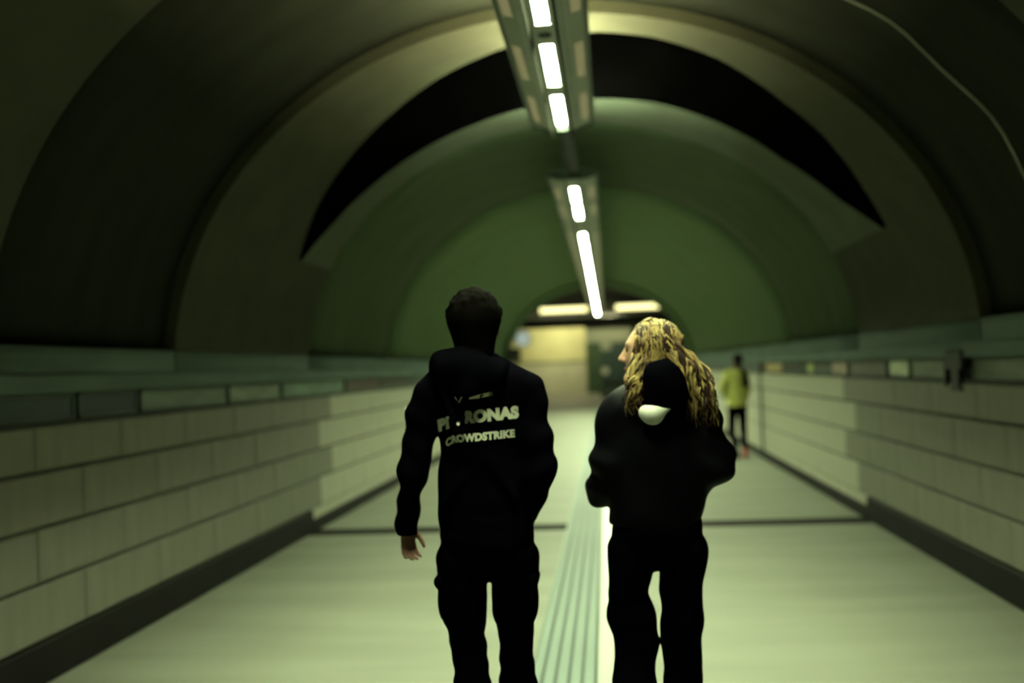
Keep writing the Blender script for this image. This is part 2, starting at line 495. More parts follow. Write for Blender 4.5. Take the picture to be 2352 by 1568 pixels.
def fixture(y0, y1, tubes, label, gaps=(), uplit=True):
    root = empty('light_fixture', (FX, y0, FZ))
    tag(root, label, 'light fixture', 'suspended trough lights along the crown of the vault')
    L = y1 - y0
    # trough cross section: flat middle with a slot, wings rising outward, upright sides, closed top
    prof = [(-0.035, 0.0), (-0.105, 0.0), (-0.110, 0.010), (-0.124, 0.010), (-0.215, 0.040), (-0.225, 0.075), (-0.12, 0.095), (0.12, 0.095),
            (0.225, 0.075), (0.215, 0.040), (0.124, 0.010), (0.110, 0.010), (0.105, 0.0), (0.035, 0.0), (0.035, 0.03), (-0.035, 0.03)]
    V = [(x, yy, z) for yy in (0, L) for (x, z) in prof]
    n = len(prof)
    Fc = [(i, (i + 1) % n, n + (i + 1) % n, n + i) for i in range(n)] + [tuple(range(n))[::-1], tuple(range(n, 2 * n))]
    h = obj('housing', V, Fc, M['house'], root)
    for s in (-1, 1):
        bmx = bmesh.new()
        add_box(bmx, s * 0.228 - 0.008, s * 0.228 + 0.008, 0, L, 0.036, 0.085)
        bm_obj('side_rail', bmx, M['house_dark'], root)
        bmx = bmesh.new()
        add_box(bmx, s * 0.0715 - 0.0015, s * 0.0715 + 0.0015, 0, L, -0.085 if uplit else -0.052, 0.001)
        bm_obj('baffle', bmx, M['baffle'], root)
    for k, e in enumerate((-0.012, L)):
        bmx = bmesh.new()
        vs = [bmx.verts.new((x * 1.02, e + d, z)) for d in (0, 0.012) for (x, z) in
              [(-0.124, -0.004), (0.124, -0.004), (0.232, 0.034), (0.232, 0.08), (0.12, 0.10), (-0.12, 0.10), (-0.232, 0.08), (-0.232, 0.034)]]
        m8 = 8
        bmx.faces.new(vs[:m8])
        bmx.faces.new(vs[m8:])
        for i in range(m8):
            bmx.faces.new((vs[i], vs[(i + 1) % m8], vs[m8 + (i + 1) % m8], vs[m8 + i]))
        bm_obj('end_cap', bmx, M['house_dark'], root)
    for (a, b) in tubes:
        a -= y0
        b -= y0
        bmx = bmesh.new()
        # rounded-corner diffuser panel
        r = 0.02
        loop = []
        for (cx, cy, q) in ((0.03 - r, b - r, 0), (-0.03 + r, b - r, 1), (-0.03 + r, a + r, 2), (0.03 - r, a + r, 3)):
            for s in range(3):
                an = q * pi / 2 + s * pi / 4
                loop.append((cx + r * math.cos(an), cy + r * math.sin(an)))
        lo = [bmx.verts.new((x, y, 0.002)) for (x, y) in loop]
        hi = [bmx.verts.new((x, y, 0.026)) for (x, y) in loop]
        bmx.faces.new(lo[::-1])
        bmx.faces.new(hi)
        for i in range(len(loop)):
            bmx.faces.new((lo[i], lo[(i + 1) % len(loop)], hi[(i + 1) % len(loop)], hi[i]))
        bm_obj('diffuser', bmx, M['tube'] if uplit else M['tube_far'], root)
        for s in (-1, 1):
            bmx = bmesh.new()
            m = (a + b) / 2
            hl = (b - a) * 0.40
            # strip lying on the sloping wing
            quad = [(s * 0.150, 0.0186), (s * 0.198, 0.0344)]
            nx, nz = s * 0.31, -0.95
            vs = []
            for d in (0.0, 0.004):
                for (x, z) in quad:
                    for yy in (m - hl, m + hl):
                        vs.append(bmx.verts.new((x + nx * d, yy, z + nz * d)))
            for f in ((0, 1, 3, 2), (4, 6, 7, 5), (0, 4, 5, 1), (2, 3, 7, 6), (0, 2, 6, 4), (1, 5, 7, 3)):
                bmx.faces.new([vs[i] for i in f])
            bm_obj('side_diffuser', bmx, M['side'], root)
        if uplit:
            bmx = bmesh.new()
            add_box(bmx, -0.05, 0.05, a, b, 0.093, 0.103)
            bm_obj('upper_diffuser', bmx, M['up'], root)
    edges = sorted([(0.0, 0.0)] + [(a - y0, b - y0) for (a, b) in tubes] + [(L, L)])
    for (p, q) in zip(edges, edges[1:]):
        if q[0] - p[1] > 0.16:
            bmx = bmesh.new()
            add_box(bmx, -0.041, 0.041, p[1] + 0.004, q[0] - 0.004, -0.004, -0.0005)
            bm_obj('cover_plate', bmx, M['house'], root)
    for g in gaps:
        bmx = bmesh.new()
        disc_bm(bmx, (0, g - y0, -0.008), 0.036, 0.010, 'z', 14)
        bm_obj('sensor', bmx, M['black'], root)
    for k in range(max(2, int(L / 2.2))):
        yy = 0.4 + (L - 0.8) * k / (max(2, int(L / 2.2)) - 1)
        top = VZ + VB + 0.05 - FZ
        if y0 + yy > YE - 0.1:
            top = 4.2 - FZ
        bmx = bmesh.new()
        tube_bm(bmx, [(0, yy, 0.09), (0, yy, top)], 0.012, 6)
        bm_obj('hanger', bmx, M['house_dark'], root)
    return root


fixture(1.9, 7.41, [(2.13, 2.85), (3.21, 3.95), (4.29, 5.09), (5.43, 6.22), (6.47, 7.28)],
        'nearest trough light, with three bright panels, hanging at the top edge', (5.25,))
tubes2 = [(9.86, 10.76), (10.96, 11.90)] + [(13.30 + k * 1.04, 13.30 + k * 1.04 + 0.89) for k in range(20)]
fixture(9.41, 34.3, tubes2, 'long receding trough light that runs on towards the far arch', (12.5,), False)

# cable tray joining the two fixtures
tray = empty('cable_tray', (FX + 0.02, 7.3, 3.365))
tag(tray, 'dark cable tray bridging the gap between the two trough lights', 'cable tray')
box('tray_bed', -0.05, 0.05, 0.13, 2.08, 0.0, 0.012, M['black'], tray)
for s in (-1, 1):
    box('tray_side', s * 0.052 - 0.004, s * 0.052 + 0.004, 0.13, 2.08, -0.02, 0.03, M['black'], tray)

o = box('tray_fill_strip', -0.04, 0.04, 0.4, 1.3, 0.02, 0.032, M['tray_fill'], tray)  # glowing strip added only to brighten the vault crescent, hidden by the tray

# ------------------------------------------------------------------ frieze posters on both walls
def poster(side, y0, y1, z0, z1, col, label, col2=None):
    m = mat('poster_print', col, 0.5, 0.25, (1.5, 2.5, 9), 3, col2=col2)
    root = empty('poster', (side * (HW + 0.045), (y0 + y1) / 2, z0), 0 if side > 0 else pi)
    hl, h = (y1 - y0) / 2, z1 - z0
    box('sheet', -0.010, -0.002, -hl, hl, 0.0, h, m, root)
    for (a, b, c, d) in ((-hl, hl, 0, 0.012), (-hl, hl, h - 0.012, h), (-hl, -hl + 0.012, 0, h), (hl - 0.012, hl, 0, h)):
        box('frame_strip', -0.016, -0.001, a, b, c, d, M['house_dark'], root)
    tag(root, label, 'poster', 'panels in the frieze strips along both walls')


R_ = [(4.6, 6.86, 1.352, 1.49, (0.11, 0.125, 0.10), 'long grey panel at the right edge of the right-hand frieze', None),
      (7.28, 8.22, 1.352, 1.49, (0.12, 0.14, 0.11), 'grey panel between the black bracket and the pale green poster', None),
      (8.28, 8.85, 1.352, 1.495, (0.55, 0.62, 0.45), 'pale green poster, the brightest in the right-hand frieze', None),
      (8.95, 10.25, 1.352, 1.49, (0.07, 0.065, 0.06), 'dark brown panel between the pale green and the pink poster', None),
      (10.34, 11.04, 1.352, 1.49, (0.34, 0.26, 0.22), 'pinkish poster on the right-hand frieze', None),
      (11.98, 12.38, 1.352, 1.49, (0.36, 0.42, 0.14), 'narrow yellow green poster beside a black panel', None),
      (12.75, 13.95, 1.352, 1.49, (0.025, 0.025, 0.022), 'black panel between the yellow green and the orange poster', None),
      (14.1, 15.55, 1.352, 1.49, (0.36, 0.27, 0.12), 'dull orange poster near the person in yellow', None)]
for (a, b, c, d, colr, lab, c2) in R_:
    poster(1, a, b, c, d, colr, lab, c2)
L_ = [(4.3, 5.35, 1.352, 1.49, (0.022, 0.035, 0.045), 'navy panel at the left edge of the left-hand frieze', None),
      (5.4, 6.1, 1.352, 1.49, (0.015, 0.022, 0.035), 'blackish blue panel, second in the left-hand frieze', None),
      (6.15, 7.6, 1.352, 1.49, (0.11, 0.15, 0.13), 'grey teal panel on the left-hand frieze', None),
      (7.66, 8.9, 1.352, 1.49, (0.15, 0.18, 0.14), 'lighter grey green panel in the middle of the left-hand frieze', None),
      (8.96, 11.1, 1.352, 1.49, (0.12, 0.19, 0.14), 'long green panel just before the brown poster on the left', None),
      (11.2, 12.9, 1.352, 1.49, (0.055, 0.030, 0.026), 'dark brown poster on the left-hand frieze', None),
      (12.95, 15.2, 1.352, 1.49, (0.018, 0.017, 0.017), 'black poster at the far end of the left-hand frieze', None)]
for (a, b, c, d, colr, lab, c2) in L_:
    poster(-1, a, b, c, d, colr, lab, c2)

# dark bracket on the right wall
br = empty('wall_bracket', (HW + 0.02, 7.07, 1.30))
tag(br, 'black cabinet bracket fixed across the frieze on the right wall', 'bracket')
box('cabinet', -0.05, 0.02, -0.16, 0.16, 0.12, 0.25, M['black'], br, 0.008)
box('stem', -0.04, 0.0, -0.07, 0.07, -0.02, 0.13, M['black'], br, 0.006)
box('foot', -0.035, -0.021, -0.11, 0.11, -0.03, 0.0, M['black'], br, 0.004)
box('side_bar', -0.04, 0.0, 0.19, 0.22, 0.0, 0.2, M['black'], br, 0.004)

# ------------------------------------------------------------------ hall beyond the arch
hall = struct(empty('wall_hall', (0, 0, 0)))
box('hall_side_wall', -6.6, -6.4, YE, YH + 1, 0, 4.3, M['hallmid'], hall)
box('hall_side_wall', 6.4, 6.6, YE, YH + 1, 0, 4.3, M['hallmid'], hall)
box('hall_front_wall', -6.5, -HW, YE - 0.02, YE + 0.28, 0, 4.3, M['hallmid'], hall)
box('hall_front_wall', HW, 6.5, YE - 0.02, YE + 0.28, 0, 4.3, M['hallmid'], hall)
hc = struct(box('ceiling_hall', -6.6, 6.6, YE + 0.26, YH + 1, 4.2, 4.4, M['halldark']))
box('hall_end_wall', -6.5, -0.95, YH, YH + 0.3, 1.9, 4.3, M['hallwall'], hall)
box('hall_dado', -6.5, -0.95, YH - 0.06, YH + 0.3, 0.0, 1.84, M['halldado'], hall)
box('hall_dado_rail', -6.5, -0.95, YH - 0.12, YH + 0.3, 1.82, 1.93, M['hallmid'], hall)
box('hall_end_wall', -0.95, 6.5, YH + 1.5, YH + 1.8, 0.0, 4.3, M['halldark'], hall)

beam = struct(empty('trim_2', (0, 38.0, 0)))
box('cross_beam', -6.4, 6.4, -0.2, 0.2, 3.12, 3.42, M['black'], beam, 0.02)
box('beam_soffit', -6.4, 6.4, -0.14, 0.14, 3.06, 3.12, M['halldark'], beam)
bpy.data.objects['cross_beam'].location = (0, 0, 0)

for (x0, x1, lab) in ((-3.7, -1.1, 'HALL'), (-0.1, 1.0, 'HALL'), (-2.0, -0.31, 'yellow tube light across the far hall, left of the trough light'),
                      (0.65, 2.37, 'yellow tube light across the far hall, right of the trough light')):
    if lab == 'HALL':           # lamps added to brighten the end wall and gate, hidden by the beam
        t = empty('tube_light', ((x0 + x1) / 2, 57.3 if x0 < -1 else 54.0, 4.02))
        tag(t, 'unseen tube light added to brighten the end wall of the far hall' if x0 < -1 else 'short unseen tube light added to brighten the teal gate', 'tube light')
    else:
        t = empty('tube_light', ((x0 + x1) / 2, 35.0, 3.57))
        tag(t, lab, 'tube light', 'yellow tube lights in the far hall')
    hl = (x1 - x0) / 2
    bmx = bmesh.new()
    tube_bm(bmx, [(-hl, 0, 0), (hl, 0, 0)], 0.085, 12)
    bm_obj('tube', bmx, M['hall_fill'] if lab == 'HALL' else M['yellow_tube'], t, True)
    box('batten', -hl, hl, -0.05, 0.05, 0.085, 0.16, M['house_dark'], t)
    for s in (-1, 1):
        box('tube_holder', s * hl - 0.02, s * hl + 0.02, -0.09, 0.09, -0.09, 0.12, M['house_dark'], t)
        bmx = bmesh.new()
        tube_bm(bmx, [(s * hl * 0.7, 0, 0.15), (s * hl * 0.7, 0, 0.19 if lab == 'HALL' else 0.64)], 0.015, 6)
        bm_obj('hanger', bmx, M['house_dark'], t)

# glazed gate with pale lintel
gate = empty('gate', (0.235, 57.0, 0))
tag(gate, 'dark teal glazed gate under a pale lintel in the far hall', 'gate')
box('lintel', -1.1, 1.5, -0.15, 0.15, 2.90, 3.66, M['lintel'], gate, 0.02)
box('post', -1.12, -0.82, -0.12, 0.12, 0.0, 2.9, M['boothframe'], gate, 0.01)
box('post', -0.42, -0.26, -0.10, 0.10, 0.0, 2.9, M['boothframe'], gate, 0.01)
box('post', 1.2, 1.5, -0.12, 0.12, 0.0, 2.9, M['boothframe'], gate, 0.01)
box('pane', -0.82, -0.42, -0.02, 0.02, 0.05, 2.9, M['boothframe'], gate)
box('pane', -0.26, 1.2, -0.02, 0.02, 0.6, 2.9, M['teal'], gate)
box('kick_plate', -0.26, 1.2, -0.03, 0.03, 0.05, 0.6, M['black'], gate)
box('transom', -0.3, 0.3, -0.06, 0.06, 2.45, 2.9, M['lintel'], gate, 0.01)
bmx = bmesh.new()
disc_bm(bmx, (-0.075, -0.06, 1.28), 0.2, 0.05, 'y', 24)
o = bm_obj('round_notice', bmx, M['disc'], gate)
o['label'] = 'pale round notice'

ped = empty('barrier', (0.6, 49.0, 0))
tag(ped, 'low pale barrier on the floor in front of the teal gate', 'barrier')
box('barrier_panel', -0.6, 0.62, -0.15, 0.15, 0.06, 0.56, M['lintel'], ped, 0.05)
box('barrier_foot', -0.66, 0.68, -0.25, 0.25, 0.0, 0.06, M['boothframe'], ped, 0.01)

# round wall light by the arch
mir = empty('wall_light', (-2.12, 28.9, 2.42))
tag(mir, 'pale round wall light on the left of the far arch', 'wall light')
bm = bmesh.new()
bmesh.ops.create_uvsphere(bm, u_segments=20, v_segments=12, radius=0.21, matrix=Matrix.Diagonal((1, 0.35, 1, 1)))
bm_obj('globe', bm, M['globe'], mir, True)
bm = bmesh.new()
disc_bm(bm, (0, 0.03, 0), 0.235, 0.03, 'y', 28)
bm_obj('rim', bm, M['black'], mir)
tube('bracket_arm', [(0, 0.03, 0), (-0.2, 0.1, 0.05), (-0.42, 0.12, 0.05)], 0.025, M['black'], mir)
cab = empty('wall_cabinet', (-2.42, 28.9, 1.74))
tag(cab, 'dark cabinet on the wall beneath the round wall light', 'cabinet')
box('cabinet_body', -0.22, 0.2, -0.2, 0.2, 0.0, 0.42, M['black'], cab, 0.02)
box('cabinet_door', -0.18, 0.16, -0.215, -0.2, 0.03, 0.39, M['halldark'], cab, 0.006)


# ------------------------------------------------------------------ figures: distance fields turned into meshes
def cone(a, b, ra, rb, k=0.03, sy=1.0):
    return ('c', np.array(a, float), np.array(b, float), ra, rb, k, sy)


def ell(c, r, k=0.03, rz=0.0):
    return ('e', np.array(c, float), np.array(r, float), rz, k)


def cut(c, r, k=0.01, rz=0.0):
    return ('x', np.array(c, float), np.array(r, float), rz, k)


def sdf_surface(prims, h=0.006, folds=None, clip=None):
    lo = np.full(3, 1e9)
    hi = np.full(3, -1e9)
    for p in prims:
        if p[0] == 'c':
            r = max(p[3], p[4]) * max(1.0, p[6])
            lo = np.minimum(lo, np.minimum(p[1], p[2]) - r)
            hi = np.maximum(hi, np.maximum(p[1], p[2]) + r)
        elif p[0] == 'e':
            r = max(p[2])
            lo = np.minimum(lo, p[1] - r)
            hi = np.maximum(hi, p[1] + r)
    lo -= 0.04
    hi += 0.04
    n = np.ceil((hi - lo) / h).astype(int) + 1
    ax = [lo[i] + h * np.arange(n[i]) for i in range(3)]
    Fd = np.full(n, 0.3, np.float32)
    for p in prims:
        if p[0] == 'c':
            r = max(p[3], p[4]) * max(1.0, p[6]) + 0.07
            a, b = np.minimum(p[1], p[2]) - r, np.maximum(p[1], p[2]) + r
        else:
            r = max(p[2]) + 0.07
            a, b = p[1] - r, p[1] + r
        i0 = np.clip(((a - lo) / h).astype(int), 0, n - 1)
        i1 = np.clip(((b - lo) / h).astype(int) + 2, 1, n)
        X = ax[0][i0[0]:i1[0], None, None]
        Y = ax[1][None, i0[1]:i1[1], None]
        Z = ax[2][None, None, i0[2]:i1[2]]
        if p[0] == 'c':
            _, A, B, ra, rb, k, sy = p
            ab = B - A
            # the cross section is scaled by sy along y
            AY, BY = A[1] / sy, B[1] / sy
            d = np.array([ab[0], BY - AY, ab[2]])
            ys = Y / sy
            t = ((X - A[0]) * d[0] + (ys - AY) * d[1] + (Z - A[2]) * d[2]) / max(1e-9, float(d @ d))
            t = np.clip(t, 0, 1)
            D = np.sqrt((X - A[0] - t * d[0]) ** 2 + (ys - AY - t * d[1]) ** 2 + (Z - A[2] - t * d[2]) ** 2) - (ra + (rb - ra) * t)
            if sy < 1:
                D = D * (0.5 + 0.5 * sy)
        else:
            _, c, rr, rz, k = p
            cs, sn = math.cos(-rz), math.sin(-rz)
            xx, yy = X - c[0], Y - c[1]
            x2, y2 = xx * cs - yy * sn, xx * sn + yy * cs
            q = np.sqrt((x2 / rr[0]) ** 2 + (y2 / rr[1]) ** 2 + ((Z - c[2]) / rr[2]) ** 2)
            D = (q - 1.0) * float(min(rr))
        D = D.astype(np.float32)
        sl = (slice(i0[0], i1[0]), slice(i0[1], i1[1]), slice(i0[2], i1[2]))
        S = Fd[sl]
        if p[0] == 'x':
            D = -D
            hh = np.clip(0.5 - 0.5 * (D - S) / k, 0, 1)
            Fd[sl] = D * (1 - hh) + S * hh if False else np.maximum(S, D)
        else:
            hh = np.clip(0.5 + 0.5 * (S - D) / k, 0, 1)
            Fd[sl] = S * (1 - hh) + D * hh - k * hh * (1 - hh)
    X = ax[0][:, None, None]
    Y = ax[1][None, :, None]
    Z = ax[2][None, None, :]
    if folds is not None:
        Fd = Fd + folds(X, Y, Z).astype(np.float32)
    if clip is not None:
        Fd = np.maximum(Fd, clip(X, Y, Z).astype(np.float32))
    # surface nets
    S = Fd < 0
    nx, ny, nz = n
    cnt = np.zeros((nx - 1, ny - 1, nz - 1), np.int8)
    for dx in (0, 1):
        for dy in (0, 1):
            for dz in (0, 1):
                cnt += S[dx:nx - 1 + dx, dy:ny - 1 + dy, dz:nz - 1 + dz]
    act = (cnt > 0) & (cnt < 8)
    idx = np.full(act.shape, -1, np.int64)
    ci = np.argwhere(act)
    idx[act] = np.arange(len(ci))
    acc = np.zeros((len(ci), 3))
    num = np.zeros(len(ci))
    corners = [(a, b, c) for a in (0, 1) for b in (0, 1) for c in (0, 1)]
    for a in corners:
        for d in range(3):
            if a[d] == 0:
                b = list(a)
                b[d] = 1
                fa = Fd[ci[:, 0] + a[0], ci[:, 1] + a[1], ci[:, 2] + a[2]]
                fb = Fd[ci[:, 0] + b[0], ci[:, 1] + b[1], ci[:, 2] + b[2]]
                m = (fa < 0) != (fb < 0)
                t = np.where(m, fa / np.where(m, fa - fb, 1), 0)
                pos = np.tile(np.array(a, float), (len(ci), 1))
                pos[:, d] += t
                acc[m] += pos[m]
                num[m] += 1
    Vt = lo + h * (ci + acc / num[:, None])
    faces = []
    for d in range(3):
        u, v = (d + 1) % 3, (d + 2) % 3
        sa = [slice(None)] * 3
        sb = [slice(None)] * 3
        sa[d] = slice(0, n[d] - 1)
        sb[d] = slice(1, n[d])
        ch = S[tuple(sa)] != S[tuple(sb)]
        e = np.argwhere(ch)
        ok = (e[:, u] > 0) & (e[:, v] > 0) & (e[:, u] < n[u] - 1) & (e[:, v] < n[v] - 1)
        e = e[ok]
        ins = S[tuple(sa)][e[:, 0], e[:, 1], e[:, 2]]
        q = []
        for (du, dv) in ((-1, -1), (0, -1), (0, 0), (-1, 0)):
            c = e.copy()
            c[:, u] += du
            c[:, v] += dv
            q.append(idx[c[:, 0], c[:, 1], c[:, 2]])
        q = np.stack(q, 1)
        q[~ins] = q[~ins][:, ::-1]
        faces.append(q)
    return Vt, np.concatenate(faces)


def sdf_obj(name, prims, m, parent, h=0.006, folds=None, clip=None):
    Vt, Fq = sdf_surface(prims, h, folds, clip)
    me = bpy.data.meshes.new(name)
    me.vertices.add(len(Vt))
    me.vertices.foreach_set('co', Vt.astype(np.float32).ravel())
    me.loops.add(len(Fq) * 4)
    me.loops.foreach_set('vertex_index', Fq.astype(np.int32).ravel())
    me.polygons.add(len(Fq))
    me.polygons.foreach_set('loop_start', np.arange(0, len(Fq) * 4, 4, dtype=np.int32))
    me.update(calc_edges=True)
    me.validate()
    me.polygons.foreach_set('use_smooth', [True] * len(me.polygons))
    me.materials.append(m)
    o = bpy.data.objects.new(name, me)
    COL.objects.link(o)
    o.parent = parent
    return o


def head_prims(c, yaw, s=1.0):
    """Skull, jaw, nose, brow, lips, chin, ears and neck stub; the face looks along +y turned by yaw."""
    c = np.array(c, float)
    cs, sn = math.cos(yaw), math.sin(yaw)

    def T(p):
        x, y, z = (q * s for q in p)
        return c + np.array([x * cs - y * sn, x * sn + y * cs, z])

    def E(p, r, k=0.02):
        return ell(T(p), [q * s for q in r], k, yaw)
    P = [E((0, -0.012, 0.02), (0.074, 0.092, 0.086)),
         E((0, 0.03, -0.03), (0.060, 0.062, 0.082), 0.03),
         cone(T((-0.04, 0.02, -0.07)), T((0, 0.072, -0.096)), 0.022 * s, 0.020 * s, 0.025),
         cone(T((0.04, 0.02, -0.07)), T((0, 0.072, -0.096)), 0.022 * s, 0.020 * s, 0.025),
         E((0, 0.084, -0.098), (0.018, 0.015, 0.014), 0.015),
         cone(T((0, 0.083, 0.012)), T((0, 0.107, -0.024)), 0.009 * s, 0.0125 * s, 0.012),
         E((0.012, 0.094, -0.029), (0.009, 0.010, 0.008), 0.008), E((-0.012, 0.094, -0.029), (0.009, 0.010, 0.008), 0.008),
         cone(T((-0.035, 0.074, 0.026)), T((0.035, 0.074, 0.026)), 0.011 * s, 0.011 * s, 0.012),
         cone(T((-0.018, 0.083, -0.054)), T((0.018, 0.083, -0.054)), 0.007 * s, 0.007 * s, 0.006),
         cone(T((-0.016, 0.082, -0.066)), T((0.016, 0.082, -0.066)), 0.008 * s, 0.008 * s, 0.006),
         E((0.077, -0.005, -0.012), (0.009, 0.020, 0.032), 0.008), E((-0.077, -0.005, -0.012), (0.009, 0.020, 0.032), 0.008),
         ('x', T((0.031, 0.094, 0.006)), np.array([0.016, 0.014, 0.009]) * s, yaw, 0.01),
         ('x', T((-0.031, 0.094, 0.006)), np.array([0.016, 0.014, 0.009]) * s, yaw, 0.01)]
    eyes = [T((0.031, 0.074, 0.006)), T((-0.031, 0.074, 0.006))]
    mouth = (T((-0.020, 0.0865, -0.060)), T((0.0, 0.0915, -0.060)), T((0.020, 0.0865, -0.060)))
    return P, eyes, mouth


def hand_prims(wrist, palm_dir, across, out, curl=0.35, s=1.0, thumb=1):
    """Palm, four bent fingers of different length and a thumb leaving the side of the palm."""
    w = np.array(wrist, float)
    d = np.array(palm_dir, float)
    d /= np.linalg.norm(d)
    a = np.array(across, float)
    a -= d * (a @ d)
    a /= np.linalg.norm(a)
    o = np.array(out, float)            # side the fingers curl towards
    o = o - d * (o @ d) - a * (o @ a)
    o /= np.linalg.norm(o)
    P = []
    for q in (-0.026, -0.009, 0.009, 0.026):
        P.append(cone(w + a * q * 0.6 * s, w + d * 0.082 * s + a * q * s, 0.014 * s, 0.011 * s, 0.012))
    for q, L, sp in ((-0.027, 0.060, -0.16), (-0.009, 0.074, -0.04), (0.009, 0.079, 0.05), (0.027, 0.071, 0.16)):
        p = w + d * 0.080 * s + a * q * s
        dr = d + a * sp
        for j, (fr, r0, r1) in enumerate(((0.42, 0.0092, 0.0086), (0.32, 0.0086, 0.0080), (0.26, 0.0080, 0.0070))):
            ang = curl * (j + 0.4) * 0.75
            v = dr * math.cos(ang) + o * math.sin(ang)
            v /= np.linalg.norm(v)
            p2 = p + v * L * fr * s
            P.append(cone(p, p2, r0 * s, r1 * s, 0.004))
            p = p2
    b = w + d * 0.018 * s + a * 0.022 * thumb * s
    p1 = b + (d * 0.62 + a * 0.70 * thumb + o * 0.25) * 0.036 * s
    p2 = p1 + (d * 0.86 + a * 0.30 * thumb + o * 0.40) * 0.034 * s
    p3 = p2 + (d * 0.95 + a * 0.05 * thumb + o * 0.45) * 0.024 * s
    P += [cone(b, p1, 0.015 * s, 0.0115 * s, 0.012), cone(p1, p2, 0.0110 * s, 0.0098 * s, 0.004), cone(p2, p3, 0.0098 * s, 0.008 * s, 0.004)]
    return P


def face_bits(root, body, eyes, mouth, r=0.0125):
    for e in eyes:
        bmx = bmesh.new()
        bmesh.ops.create_uvsphere(bmx, u_segments=12, v_segments=8, radius=r, matrix=Matrix.Translation(Vector(e)))
        bm_obj('eye', bmx, M['eye'], body, True)
    bmx = bmesh.new()
    tube_bm(bmx, [tuple(p) for p in mouth], [0.003, 0.007, 0.003], 8)
    bm_obj('mouth', bmx, M['lip'], body, True)


def shoe(root, x, y, yaw, m, L=0.27):
    bmx = bmesh.new()
    e = empty('shoe', (x, y, 0), yaw, root)
    e['label'] = 'dark shoe' if m is M['shoe'] else 'reddish shoe'
    sdf_obj('upper', [cone((0, -0.07, 0.055), (0, 0.10, 0.04), 0.042, 0.036, 0.03), ell((0, 0.13, 0.038), (0.043, 0.055, 0.030), 0.03),
                      cone((0, -0.06, 0.06), (0, -0.06, 0.12), 0.045, 0.043, 0.03)], m, e, 0.007,
            clip=lambda X, Y, Z: (0.016 - Z) + 0 * X + 0 * Y)
    bmx.free()
    sole = bmesh.new()
    pts = []
    for k in range(24):
        a = 2 * pi * k / 24
        xx = 0.045 * math.cos(a) * (0.86 if math.sin(a) < 0 else 1.0)
        pts.append((xx, 0.035 + L / 2 * math.sin(a)))
    lo = [sole.verts.new((a, b, 0.0)) for a, b in pts]
    hi = [sole.verts.new((a, b, 0.022)) for a, b in pts]
    sole.faces.new(lo[::-1])
    sole.faces.new(hi)
    for k in range(24):
        sole.faces.new((lo[k], lo[(k + 1) % 24], hi[(k + 1) % 24], hi[k]))
    bm_obj('sole', sole, M['sole'] if m is M['shoe'] else m, e)


# ---------------------------------------------------------------- man in the printed hoodie
man = empty('person', (-0.177, 3.44, 0))
tag(man, 'person in a black hoodie with pale lettering across the back, walking away', 'person')
hp, eyes, mouth = head_prims((0.012, 0.02, 1.695), 0.0, 1.0)
body = hp + [
    cone((0.012, 0.0, 1.64), (0.012, -0.01, 1.48), 0.056, 0.062, 0.03),
    cone((0.012, 0, 1.40), (0.015, 0, 1.08), 0.115, 0.105, 0.05, 0.70),
    cone((-0.13, 0, 1.44), (0.15, 0, 1.44), 0.05, 0.05, 0.04),
    cone((0.02, 0, 1.04), (0.03, 0, 0.98), 0.115, 0.120, 0.05, 0.70),
    cone((-0.16, 0, 1.42), (-0.230, 0.0, 1.17), 0.040, 0.028, 0.02),
    cone((-0.230, 0.0, 1.17), (-0.262, 0.05, 0.975), 0.028, 0.022, 0.02),
    cone((0.18, 0, 1.42), (0.22, -0.05, 1.17), 0.046, 0.038, 0.03),
    cone((0.222, -0.045, 1.17), (0.165, 0.07, 0.99), 0.030, 0.024, 0.02),
    cone((-0.060, 0, 0.90), (-0.055, 0.02, 0.52), 0.055, 0.034, 0.04),
    cone((-0.055, 0.02, 0.52), (-0.045, -0.02, 0.08), 0.034, 0.028, 0.03),
    cone((0.118, 0, 0.90), (0.112, 0.04, 0.52), 0.055, 0.034, 0.04),
    cone((0.112, 0.04, 0.52), (0.115, 0.06, 0.08), 0.034, 0.028, 0.03)]
body += hand_prims((-0.264, 0.052, 0.985), (0.06, 0.10, -1), (0.75, 0.65, 0.05), (0.7, -0.3, 0.0), 0.75, 0.80, 1)
body += hand_prims((0.155, 0.075, 0.985), (-0.35, 0.35, -0.9), (-0.6, 0.5, 0.3), (-0.5, -0.6, 0.0), 0.5, 0.92, 1)
bo = sdf_obj('body', body, M['skin_man'], man, 0.0048)
face_bits(man, bo, eyes, mouth)


def hood_folds(X, Y, Z):
    f = 0.0040 * np.sin(34 * Z + 9 * X + 3 * np.sin(7 * X + 5 * Y)) * (np.abs(X) < 0.5)
    f = f + 0.0045 * np.sin(58 * Z - 30 * np.abs(X) + 8 * Y) * np.clip((np.abs(X - 0.01) - 0.15) * 12, 0, 1)
    f = f + 0.003 * np.sin(25 * X + 13 * Z)
    return f


